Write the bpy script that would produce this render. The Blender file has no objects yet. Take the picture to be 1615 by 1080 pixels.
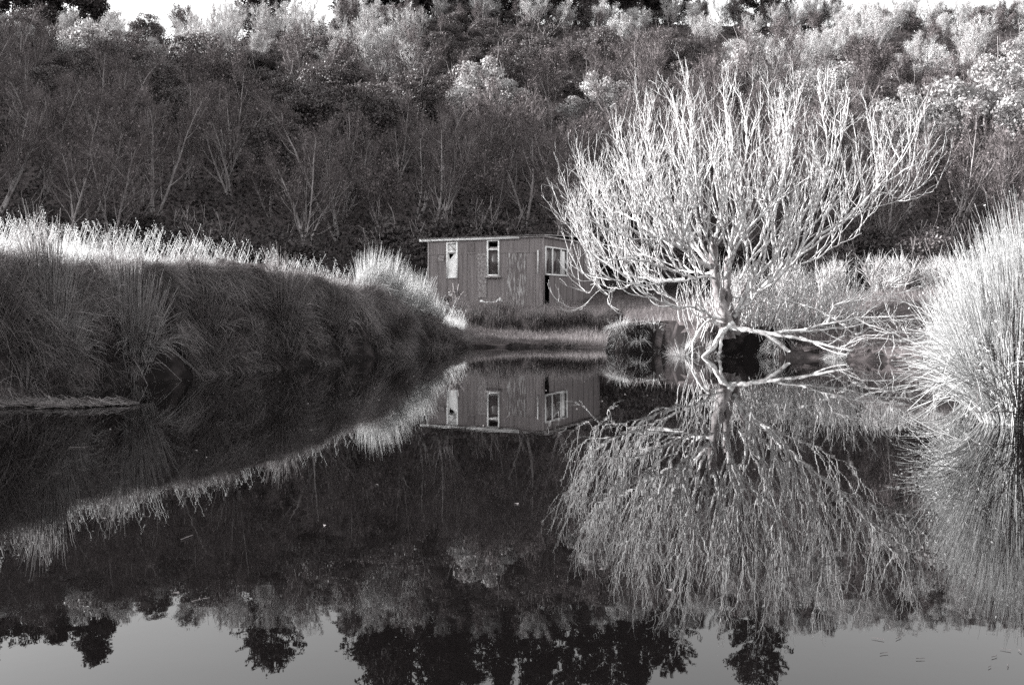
import bpy, math, random
import numpy as np
from mathutils import Vector

R = np.random.default_rng(11)
random.seed(11)
scene = bpy.context.scene
col = scene.collection

# ------------------------------------------------------------------ camera
cam = bpy.data.cameras.new('camera')
cam.sensor_width = 36.0
cam.lens = 35.0
cam.clip_start = 0.05
cam.clip_end = 6000
cam_o = bpy.data.objects.new('camera', cam)
cam_o.location = (0, 0, 1.2)
cam_o.rotation_euler = (math.radians(88.0), 0, 0)
col.objects.link(cam_o)
scene.camera = cam_o

# ------------------------------------------------------------------ light
SUN_EL = math.radians(17.0)
SUN_DIR = Vector((-1.0, 0.10, 0)).normalized()            # horizontal direction towards the sun
sun_vec = Vector((SUN_DIR.x * math.cos(SUN_EL), SUN_DIR.y * math.cos(SUN_EL), math.sin(SUN_EL)))

world = bpy.data.worlds.new('World')
scene.world = world
world.use_nodes = True
wn = world.node_tree
wn.nodes.clear()
w_out = wn.nodes.new('ShaderNodeOutputWorld')
w_bg = wn.nodes.new('ShaderNodeBackground')
w_sky = wn.nodes.new('ShaderNodeTexSky')
w_sky.sky_type = 'NISHITA'
w_sky.sun_disc = False
w_sky.sun_elevation = SUN_EL
w_sky.sun_rotation = math.atan2(SUN_DIR.x, SUN_DIR.y)
w_sky.air_density = 1.5
w_sky.dust_density = 3.5
# black-and-white film, sensitive to blue: the sky's blue record becomes its grey
w_sep = wn.nodes.new('ShaderNodeSeparateColor')
wn.links.new(w_sky.outputs[0], w_sep.inputs[0])
wn.links.new(w_sep.outputs[2], w_bg.inputs['Color'])
w_bg.inputs['Strength'].default_value = 0.15
wn.links.new(w_bg.outputs[0], w_out.inputs[0])

sun = bpy.data.lights.new('sun', 'SUN')
sun.energy = 5.0
sun.angle = math.radians(0.6)
sun.color = (1.0, 0.995, 0.99)
sun_o = bpy.data.objects.new('sun', sun)
sun_o.rotation_euler = sun_vec.to_track_quat('Z', 'Y').to_euler()
sun_o.location = (-60, 0, 60)
col.objects.link(sun_o)

vs = scene.view_settings
vs.view_transform = 'Standard'
vs.look = 'None'
vs.gamma = 1.0
vs.use_curve_mapping = False
vs.exposure = 1.95
cy = scene.cycles
cy.max_bounces = 5
cy.diffuse_bounces = 3
cy.glossy_bounces = 3
cy.transmission_bounces = 3
cy.transparent_max_bounces = 4
cy.use_denoising = False
cy.sample_clamp_indirect = 6

# ------------------------------------------------------------------ helpers: materials
def grey(v):
    k = max(0.0, 1 - v / 0.45)                     # the print's faint warm tone in its darks
    return (v * (1 + 0.13 * k), v * (1 - 0.035 * k), v * (1 - 0.02 * k), 1)

def mat(name, lo, hi=None, scale=6.0, rough=0.85, spec=0.25, transl=0.0, island=0.0, detail=5.0, stretch=None,
        bump=0.0, contrast=(0.35, 0.65)):
    """noise between two greys; island = extra tone range from piece to piece; transl = thin-leaf translucency"""
    m = bpy.data.materials.new(name)
    m.use_nodes = True
    nt = m.node_tree
    nt.nodes.clear()
    out = nt.nodes.new('ShaderNodeOutputMaterial')
    bs = nt.nodes.new('ShaderNodeBsdfPrincipled')
    bs.inputs['Roughness'].default_value = rough
    bs.inputs['Specular IOR Level'].default_value = spec
    hi = lo if hi is None else hi
    tc = nt.nodes.new('ShaderNodeTexCoord')
    mp = nt.nodes.new('ShaderNodeMapping')
    if stretch:
        mp.inputs['Scale'].default_value = stretch
    nt.links.new(tc.outputs['Object'], mp.inputs[0])
    nz = nt.nodes.new('ShaderNodeTexNoise')
    nz.inputs['Scale'].default_value = scale
    nz.inputs['Detail'].default_value = detail
    nt.links.new(mp.outputs[0], nz.inputs['Vector'])
    rp = nt.nodes.new('ShaderNodeValToRGB')
    rp.color_ramp.elements[0].position = contrast[0]
    rp.color_ramp.elements[1].position = contrast[1]
    rp.color_ramp.elements[0].color = grey(lo)
    rp.color_ramp.elements[1].color = grey(hi)
    nt.links.new(nz.outputs['Fac'], rp.inputs['Fac'])
    colour = rp.outputs['Color']
    if island > 0:
        ge = nt.nodes.new('ShaderNodeNewGeometry')
        mr = nt.nodes.new('ShaderNodeMapRange')
        mr.inputs['To Min'].default_value = 1 - island
        mr.inputs['To Max'].default_value = 1 + island
        nt.links.new(ge.outputs['Random Per Island'], mr.inputs['Value'])
        mx = nt.nodes.new('ShaderNodeVectorMath')
        mx.operation = 'SCALE'
        nt.links.new(colour, mx.inputs[0])
        nt.links.new(mr.outputs[0], mx.inputs['Scale'])
        colour = mx.outputs[0]
    nt.links.new(colour, bs.inputs['Base Color'])
    if bump > 0:
        bp = nt.nodes.new('ShaderNodeBump')
        bp.inputs['Strength'].default_value = bump
        bp.inputs['Distance'].default_value = 0.02
        nt.links.new(nz.outputs['Fac'], bp.inputs['Height'])
        nt.links.new(bp.outputs[0], bs.inputs['Normal'])
    if transl > 0:
        tr = nt.nodes.new('ShaderNodeBsdfTranslucent')
        nt.links.new(colour, tr.inputs['Color'])
        ms = nt.nodes.new('ShaderNodeMixShader')
        ms.inputs[0].default_value = transl
        nt.links.new(bs.outputs[0], ms.inputs[1])
        nt.links.new(tr.outputs[0], ms.inputs[2])
        nt.links.new(ms.outputs[0], out.inputs[0])
    else:
        nt.links.new(bs.outputs[0], out.inputs[0])
    return m

M = {}
M['ground'] = mat('earth and turf', 0.04, 0.10, 2.2, 0.95, 0.1, bump=0.6)
def steep_soil(m):
    """bare dark peat with paler clay patches wherever the ground is too steep for turf"""
    nt = m.node_tree
    bs = next(n for n in nt.nodes if n.type == 'BSDF_PRINCIPLED')
    old = bs.inputs['Base Color'].links[0].from_socket
    ge = nt.nodes.new('ShaderNodeNewGeometry'); sx = nt.nodes.new('ShaderNodeSeparateXYZ')
    nt.links.new(ge.outputs['True Normal'], sx.inputs[0])
    mr = nt.nodes.new('ShaderNodeMapRange'); mr.inputs['From Min'].default_value = 0.86; mr.inputs['From Max'].default_value = 0.70
    nt.links.new(sx.outputs['Z'], mr.inputs['Value'])
    tc = nt.nodes.new('ShaderNodeTexCoord'); nz = nt.nodes.new('ShaderNodeTexNoise'); nz.inputs['Scale'].default_value = 1.6; nz.inputs['Detail'].default_value = 6
    nt.links.new(tc.outputs['Object'], nz.inputs['Vector'])
    rp = nt.nodes.new('ShaderNodeValToRGB')
    rp.color_ramp.elements[0].position = 0.5; rp.color_ramp.elements[1].position = 0.72
    rp.color_ramp.elements[0].color = grey(0.010); rp.color_ramp.elements[1].color = grey(0.06)
    nt.links.new(nz.outputs['Fac'], rp.inputs['Fac'])
    mx = nt.nodes.new('ShaderNodeMixRGB')
    nt.links.new(mr.outputs[0], mx.inputs['Fac']); nt.links.new(old, mx.inputs['Color1']); nt.links.new(rp.outputs[0], mx.inputs['Color2'])
    nt.links.new(mx.outputs[0], bs.inputs['Base Color'])
steep_soil(M['ground'])
M['dry_grass'] = mat('dry grass', 0.55, 0.72, 3.0, 0.7, 0.3, transl=0.35, island=0.22)
M['face_grass'] = mat('green bank grass', 0.05, 0.25, 1.3, 0.7, 0.3, transl=0.25, island=0.55)
M['shore_grass'] = mat('shore turf', 0.10, 0.22, 1.2, 0.7, 0.3, transl=0.3, island=0.4)
M['meadow_grass'] = mat('meadow grass', 0.09, 0.20, 0.8, 0.7, 0.3, transl=0.3, island=0.4)
M['rush_pale'] = mat('pale rush stems', 0.45, 0.66, 9.0, 0.6, 0.35, transl=0.3, island=0.35, stretch=(1, 1, 6))
M['rush_tall'] = mat('tall bank rush stems', 0.18, 0.36, 5.0, 0.6, 0.35, transl=0.2, island=0.4)
M['rush_mid'] = mat('rush stems', 0.10, 0.26, 5.0, 0.6, 0.35, transl=0.15, island=0.45)
M['rush_dark'] = mat('dark rush stems', 0.04, 0.09, 3.0, 0.6, 0.3, transl=0.15, island=0.5)
M['tussock'] = mat('tussock grass', 0.35, 0.55, 4.0, 0.7, 0.3, transl=0.3, island=0.3)
M['willow'] = mat('bleached bark', 0.26, 0.60, 11.0, 0.9, 0.1, bump=0.8, contrast=(0.34, 0.60))
M['willow_trunk'] = mat('rough grey bark', 0.08, 0.30, 9.0, 0.85, 0.2, bump=1.0, stretch=(1, 1, 0.35))
M['bark'] = mat('hillside bark', 0.16, 0.32, 3.0, 0.9, 0.15, contrast=(0.3, 0.7))
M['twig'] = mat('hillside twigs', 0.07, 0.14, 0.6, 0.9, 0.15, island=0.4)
M['twig_sunlit'] = mat('twigs coloured as sunlit', 0.32, 0.50, 0.6, 0.9, 0.15, island=0.3)  # lightened twigs: sunlight on upper slope and meadow shrubs put into the colour
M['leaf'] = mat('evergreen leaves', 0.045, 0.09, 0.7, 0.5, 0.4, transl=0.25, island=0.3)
M['leaf_sunlit'] = mat('glossy leaves coloured as sunlit', 0.26, 0.42, 0.8, 0.45, 0.45, transl=0.3, island=0.25)  # the evergreen leaves again, lighter: sunlight on the crowns is painted in
M['leaf_under'] = mat('undergrowth leaves', 0.02, 0.06, 0.25, 0.6, 0.3, transl=0.25, island=0.35)
M['needle'] = mat('conifer needles', 0.025, 0.05, 0.8, 0.7, 0.2, transl=0.15, island=0.4)
M['dark_bark'] = mat('dark conifer bark', 0.05, 0.10, 3.0, 0.9, 0.1)
M['iron'] = mat('painted corrugated iron', 0.10, 0.20, 5.0, 0.6, 0.3, stretch=(2.2, 2.2, 0.16), contrast=(0.3, 0.72))
M['iron_worn'] = mat('flaking corrugated iron', 0.10, 0.38, 7.5, 0.6, 0.3, stretch=(2.0, 2.0, 0.35), contrast=(0.47, 0.66))
M['iron_pale'] = mat('rusty unpainted iron', 0.12, 0.30, 12.0, 0.6, 0.3, contrast=(0.38, 0.66))
M['iron_dark'] = mat('dull dark iron', 0.08, 0.14, 6.0, 0.6, 0.3)
M['roof_iron'] = mat('roofing iron', 0.16, 0.30, 3.0, 0.55, 0.4)
M['white'] = mat('weathered white paint', 0.55, 0.80, 5.0, 0.6, 0.3, contrast=(0.25, 0.6))
M['timber'] = mat('grey timber', 0.16, 0.34, 6.0, 0.8, 0.2, stretch=(1, 1, 0.2))
M['dark_gap'] = mat('dark interior', 0.008, 0.012)
M['floor_wood'] = mat('dim floor boards', 0.05, 0.09, 2.0)

def glass_mat():
    m = bpy.data.materials.new('dusty window glass')
    m.use_nodes = True
    b = m.node_tree.nodes['Principled BSDF']
    b.inputs['Base Color'].default_value = grey(0.055)
    b.inputs['Roughness'].default_value = 0.08
    b.inputs['IOR'].default_value = 1.5
    return m
M['glass'] = glass_mat()

def water_mat():
    m = bpy.data.materials.new('still dark water')
    m.use_nodes = True
    nt = m.node_tree
    b = nt.nodes['Principled BSDF']
    b.inputs['Base Color'].default_value = grey(0.003)
    b.inputs['Roughness'].default_value = 0.008
    b.inputs['IOR'].default_value = 1.34
    tc = nt.nodes.new('ShaderNodeTexCoord')
    n1 = nt.nodes.new('ShaderNodeTexNoise')
    n1.inputs['Scale'].default_value = 2.6
    n1.inputs['Detail'].default_value = 3
    nt.links.new(tc.outputs['Object'], n1.inputs['Vector'])
    bp = nt.nodes.new('ShaderNodeBump')
    bp.inputs['Strength'].default_value = 1.0
    bp.inputs['Distance'].default_value = 0.0005
    nt.links.new(n1.outputs['Fac'], bp.inputs['Height'])
    nt.links.new(bp.outputs[0], b.inputs['Normal'])
    return m
M['water'] = water_mat()

# ------------------------------------------------------------------ helpers: meshes
def mk(name, V, Q=None, T=None, material=None, parent=None, smooth=False):
    """one mesh object from vertex array, quads and triangles"""
    me = bpy.data.meshes.new(name)
    V = np.ascontiguousarray(V, dtype=np.float32)
    parts, tot = [], []
    if Q is not None and len(Q):
        Q = np.asarray(Q, dtype=np.int32); parts.append(Q.ravel()); tot.append(np.full(len(Q), 4, np.int32))
    if T is not None and len(T):
        T = np.asarray(T, dtype=np.int32); parts.append(T.ravel()); tot.append(np.full(len(T), 3, np.int32))
    loops = np.concatenate(parts); tot = np.concatenate(tot)
    start = np.concatenate([[0], np.cumsum(tot)[:-1]]).astype(np.int32)
    me.vertices.add(len(V)); me.vertices.foreach_set('co', V.ravel())
    me.loops.add(len(loops)); me.loops.foreach_set('vertex_index', loops)
    me.polygons.add(len(tot)); me.polygons.foreach_set('loop_start', start); me.polygons.foreach_set('loop_total', tot)
    if smooth:
        me.polygons.foreach_set('use_smooth', np.ones(len(tot), dtype=bool))
    me.update(calc_edges=True)
    if material is not None:
        me.materials.append(material)
    o = bpy.data.objects.new(name, me)
    col.objects.link(o)
    if parent is not None:
        o.parent = parent
    return o

def tag(o, label=None, category=None, group=None, kind=None):
    if label: o['label'] = label
    if category: o['category'] = category
    if group: o['group'] = group
    if kind: o['kind'] = kind
    return o

def empty(name, loc=(0, 0, 0), rz=0.0):
    e = bpy.data.objects.new(name, None)
    e.empty_display_size = 0.2
    e.location = loc
    e.rotation_euler = (0, 0, rz)
    col.objects.link(e)
    return e

def copy_tree(o, parent=None):
    c = o.copy(); col.objects.link(c); c.parent = parent
    for ch in list(o.children):
        copy_tree(ch, c)
    return c

class Buf:
    """collects vertex and quad/tri arrays"""
    def __init__(s): s.V, s.Q, s.T, s.n = [], [], [], 0
    def add(s, V, Q=None, T=None):
        if Q is not None and len(Q): s.Q.append(np.asarray(Q) + s.n)
        if T is not None and len(T): s.T.append(np.asarray(T) + s.n)
        s.V.append(np.asarray(V, dtype=np.float64).reshape(-1, 3)); s.n += len(s.V[-1]); return s
    def build(s, name, material, parent=None, smooth=False, origin=None):
        V = np.concatenate(s.V)
        if origin is not None: V = V - np.asarray(origin)
        o = mk(name, V, np.concatenate(s.Q) if s.Q else None, np.concatenate(s.T) if s.T else None, material, parent, smooth)
        if origin is not None: o.location = origin
        return o

def unit(a):
    return a / np.maximum(np.linalg.norm(a, axis=-1, keepdims=True), 1e-9)

def tubes(buf, P, Rad, sides):
    """P (N,S,3) polylines, Rad (N,S): closed tapering tubes"""
    N, S, _ = P.shape
    T = unit(np.gradient(P, axis=1))
    ref = np.where(np.abs(T[..., 2:3]) > 0.9, np.array([1.0, 0, 0]), np.array([0, 0, 1.0]))
    ref = np.repeat(ref[:, :1], S, axis=1)
    A = unit(np.cross(T, ref)); B = np.cross(T, A)
    ang = np.arange(sides) * 2 * np.pi / sides
    V = P[:, :, None] + Rad[:, :, None, None] * (A[:, :, None] * np.cos(ang)[:, None] + B[:, :, None] * np.sin(ang)[:, None])
    idx = np.arange(N * S * sides).reshape(N, S, sides)
    a = idx[:, :-1]; b = idx[:, 1:]
    Q = np.stack([a, np.roll(a, -1, 2), np.roll(b, -1, 2), b], -1).reshape(-1, 4)
    buf.add(V, Q)

def ribbons(buf, P, W, side):
    """P (N,S,3), W (N,S), side (N,3): flat blades"""
    N, S, _ = P.shape
    off = side[:, None] * W[..., None]
    V = np.stack([P - off, P + off], 2)
    idx = np.arange(N * S * 2).reshape(N, S, 2)
    Q = np.stack([idx[:, :-1, 0], idx[:, :-1, 1], idx[:, 1:, 1], idx[:, 1:, 0]], -1).reshape(-1, 4)
    buf.add(V, Q)

def cards(buf, C, size, nrm=None, aspect=1.8):
    """leaf-sized rhombus faces at C (N,3)"""
    N = len(C)
    n = unit(R.normal(size=(N, 3))) if nrm is None else unit(nrm + 0.7 * R.normal(size=(N, 3)))
    u = unit(np.cross(n, R.normal(size=(N, 3)))); v = np.cross(n, u)
    s = np.asarray(size).reshape(-1, 1) * np.ones((N, 1))
    V = np.stack([C - u * s * aspect / 2, C - v * s / 2, C + u * s * aspect / 2, C + v * s / 2], 1)
    buf.add(V, np.arange(N * 4).reshape(N, 4))

def grow(P0, D0, L, S, wig, trop, curl=None):
    """random-walk growth; trop (3,) or (N,3) pulls the direction at each step"""
    N = len(P0)
    P = np.empty((N, S, 3)); P[:, 0] = P0
    D = unit(np.asarray(D0, float)); st = (np.asarray(L) / (S - 1)).reshape(-1, 1)
    for i in range(1, S):
        D = unit(D + wig * R.normal(size=(N, 3)) + np.asarray(trop))
        P[:, i] = P[:, i - 1] + D * st
    return P

def spawn(P, Rad, n, tmin, tmax, ang, spread=0.25):
    """n children per polyline: origin, direction, parent radius, parent t"""
    N, S, _ = P.shape
    pi = np.repeat(np.arange(N), n)
    t = (tmin + (tmax - tmin) * (np.tile(np.arange(n), N) + R.random(N * n)) / n) * (S - 1)
    i = np.clip(t.astype(int), 0, S - 2); f = (t - i)[:, None]
    o = P[pi, i] * (1 - f) + P[pi, i + 1] * f
    T = unit(P[pi, i + 1] - P[pi, i])
    perp = unit(np.cross(T, R.normal(size=(N * n, 3))))
    a = (ang + spread * R.normal(size=N * n))[:, None]
    d = np.cos(a) * T + np.sin(a) * perp
    r = Rad[pi, i] * (1 - f[:, 0]) + Rad[pi, i + 1] * f[:, 0]
    return o, d, r, t / (S - 1), pi

def taper(r0, r1, S, p=1.0):
    t = np.linspace(0, 1, S) ** p
    return np.asarray(r0).reshape(-1, 1) * (1 - t) + np.asarray(r1).reshape(-1, 1) * t

def box(buf, c, s, rot=None):
    c = np.asarray(c, float); s = np.asarray(s, float) / 2
    k = np.array([[x, y, z] for x in (-1, 1) for y in (-1, 1) for z in (-1, 1)]) * s
    if rot is not None: k = k @ np.asarray(rot).T
    buf.add(c + k, [[0, 1, 3, 2], [4, 6, 7, 5], [0, 4, 5, 1], [2, 3, 7, 6], [0, 2, 6, 4], [1, 5, 7, 3]])

# smooth value noise for the terrain
_lat = np.random.default_rng(5).random((64, 64))
def vnoise(x, y):
    x = np.asarray(x, float); y = np.asarray(y, float)
    xi = np.floor(x).astype(int); yi = np.floor(y).astype(int)
    fx = x - xi; fy = y - yi
    fx = fx * fx * (3 - 2 * fx); fy = fy * fy * (3 - 2 * fy)
    g = lambda a, b: _lat[a % 64, b % 64]
    return ((g(xi, yi) * (1 - fx) + g(xi + 1, yi) * fx) * (1 - fy) + (g(xi, yi + 1) * (1 - fx) + g(xi + 1, yi + 1) * fx) * fy) - 0.5

def sstep(a, b, x):
    t = np.clip((x - a) / (b - a), 0, 1)
    return t * t * (3 - 2 * t)

# ------------------------------------------------------------------ the pond's outline and the terrain
# x, y, bank height at the lip, width of the bank's face, further rise behind it
POND = np.array([
    (-9.0, 0.0, 1.3, 1.0, 1.0), (-7.4, 6.0, 1.8, 1.0, 0.9), (-6.6, 12.6, 1.75, 0.9, 0.9), (-6.1, 15.7, 1.75, 0.9, 0.85),
    (-5.3, 18.3, 1.85, 0.9, 0.6), (-4.2, 20.9, 1.75, 0.9, 0.5), (-3.1, 25.0, 1.5, 0.9, 0.35), (-2.8, 27.4, 1.25, 0.9, 0.3), (-2.35, 29.3, 0.9, 0.9, 0.3), (-1.3, 30.1, 0.14, 0.6, 0.4),
    (0.5, 30.3, 0.10, 0.6, 0.35), (2.7, 29.7, 0.12, 0.6, 0.35), (2.85, 27.3, 0.72, 0.14, 1.0), (4.2, 26.9, 0.78, 0.12, 1.0),
    (4.4, 25.2, 0.35, 0.4, 1.2), (5.05, 24.3, 0.6, 0.3, 1.2), (5.35, 25.2, 0.72, 0.25, 1.2), (6.25, 25.2, 0.7, 0.25, 1.2),
    (6.45, 24.3, 0.5, 0.3, 1.2), (7.2, 23.6, 0.25, 0.5, 1.6), (8.4, 22.0, 0.25, 0.6, 1.6), (8.8, 18.0, 0.4, 0.8, 1.5),
    (7.6, 13.5, 0.4, 0.8, 1.2), (6.2, 11.6, 0.3, 0.7, 1.2), (5.1, 11.0, 0.15, 0.6, 1.2), (4.95, 10.3, 0.12, 0.5, 1.2),
    (6.3, 9.6, 0.2, 0.6, 1.2), (7.4, 7.5, 0.3, 0.8, 1.0), (7.6, 3.0, 0.3, 0.8, 1.0), (5.0, 0.9, 0.25, 0.8, 0.3),
    (0.0, 1.5, 0.2, 0.8, 0.3), (-5.0, 0.8, 0.3, 0.8, 0.4)])

def pond_sd(x, y):
    """signed distance to the shoreline, positive on land"""
    p = np.stack([x, y], -1)
    best = np.full(x.shape, 1e9); inside = np.zeros(x.shape, bool)
    n = len(POND)
    for i in range(n):
        a = POND[i, :2]; b = POND[(i + 1) % n, :2]
        ab = b - a
        t = np.clip(((p - a) @ ab) / (ab @ ab), 0, 1)
        d = np.linalg.norm(p - (a + t[..., None] * ab), axis=-1)
        best = np.minimum(best, d)
        c = ((a[1] > y) != (b[1] > y)) & (x < (b[0] - a[0]) * (y - a[1]) / (b[1] - a[1] + 1e-12) + a[0])
        inside ^= c
    return np.where(inside, -best, best)

def terrain(x, y):
    x = np.asarray(x, float); y = np.asarray(y, float)
    sh = x.shape
    x = x.ravel(); y = y.ravel()
    z = np.empty_like(x)
    for k in range(0, len(x), 60000):
        z[k:k + 60000] = _terrain(x[k:k + 60000], y[k:k + 60000])
    return z.reshape(sh)

def _terrain(x, y):
    wob = 0.35 * vnoise(x * 1.3 + 7, y * 1.3) + 0.14 * vnoise(x * 4, y * 4 + 3)
    sd = pond_sd(x, y) + wob
    d2 = (x[:, None] - POND[:, 0]) ** 2 + (y[:, None] - POND[:, 1]) ** 2 + 0.02
    w = d2 ** -2.2
    w /= w.sum(1, keepdims=True)
    h0 = w @ POND[:, 2]; w0 = w @ POND[:, 3]; rise = w @ POND[:, 4]
    d = np.maximum(sd, 0)
    face = np.minimum(d / w0, 1.0)
    land = 0.05 + h0 * (1 - (1 - face) ** 2.2) + rise * (1 - np.exp(-(d / 4.5) ** 1.3)) * sstep(0.6, 4, d)
    land = land + (1.55 - land) * sstep(11, 24, d)                      # level valley floor behind
    land = land + 0.10 * vnoise(x * 0.9, y * 0.9) * sstep(0, 0.6, d) + 0.05 * vnoise(x * 3.1, y * 3.1) * sstep(0.0, 0.3, d)
    bed = -0.05 - np.minimum(0.5 * np.maximum(-sd, 0), 1.1)
    base = np.where(sd > 0, land, bed)
    # the wooded hill behind
    y0 = 50 + 2.5 * np.sin(x * 0.045 + 0.6) - 0.015 * np.abs(x)
    t = y - y0
    up = 0.50 * (np.sqrt(t * t + 36) + t) / 2
    crest = 29.6 - 1.6 * np.exp(-((x + 36) / 13) ** 2) + 2.0 * np.sin(x * 0.035 + 0.9) + 4.0 * vnoise(x * 0.03, 2.2) + 2.9 * sstep(-26, -6, x)
    hill = crest - np.log1p(np.exp(np.clip((crest - up) / 1.6, -40, 40))) * 1.6
    hill = hill - 0.22 * np.maximum(y - 124, 0)
    hill = np.maximum(hill, -0.5) + (0.9 * vnoise(x * 0.12, y * 0.12) + 0.4 * vnoise(x * 0.4, y * 0.4)) * sstep(2, 14, t)
    # its spur coming round on the left, outside the picture
    wv = y + 0.10 * x
    sp = np.minimum(23.6 + 0.60 * (wv - 30), 39.5) + 2.2 * vnoise(wv * 0.11, 9.3) - 0.60 * np.abs(x + 85)
    z = base + np.maximum(hill, 0) * sstep(0, 6, t + 4)
    z = np.maximum(z, np.where((x < -14), sp, -9))
    far = sstep(170, 400, np.hypot(x, y))
    return z * (1 - far) + 6.0 * far

def tz(x, y):
    return float(terrain(np.array([x]), np.array([y]))[0])

def lines(*spans):
    out = []
    for a, b, s in spans:
        out.append(np.arange(a, b, s))
    return np.concatenate(out)

gx = np.concatenate([[-3000, -1500, -700, -400], lines((-240, -120, 12), (-120, -60, 4), (-60, -14, 1.6), (-14, 14, 0.2), (14, 62, 1.6), (62, 240, 12)), [400, 700, 1500, 3000]])
gy = np.concatenate([[-2000, -800, -300], lines((-120, -20, 10), (-20, 0, 2), (0, 8, 0.4), (8, 34, 0.2), (34, 54, 0.5), (54, 140, 1.6), (140, 240, 10)), [320, 500, 1000, 2000, 4000]])
GX, GY = np.meshgrid(gx, gy)
GZ = terrain(GX, GY)
nx, ny = len(gx), len(gy)
gi = np.arange(nx * ny).reshape(ny, nx)
GQ = np.stack([gi[:-1, :-1], gi[:-1, 1:], gi[1:, 1:], gi[1:, :-1]], -1).reshape(-1, 4)
ground = mk('ground', np.stack([GX, GY, GZ], -1).reshape(-1, 3), GQ, material=M['ground'], smooth=True)
tag(ground, kind='structure')

wx = np.linspace(-12, 12, 25); wy = np.linspace(-1, 33, 35)
WX, WY = np.meshgrid(wx, wy)
wi = np.arange(25 * 35).reshape(35, 25)
water = mk('water', np.stack([WX, WY, 0 * WX], -1).reshape(-1, 3),
           np.stack([wi[:-1, :-1], wi[:-1, 1:], wi[1:, 1:], wi[1:, :-1]], -1).reshape(-1, 4), material=M['water'], smooth=True)
tag(water, kind='structure')

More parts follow.
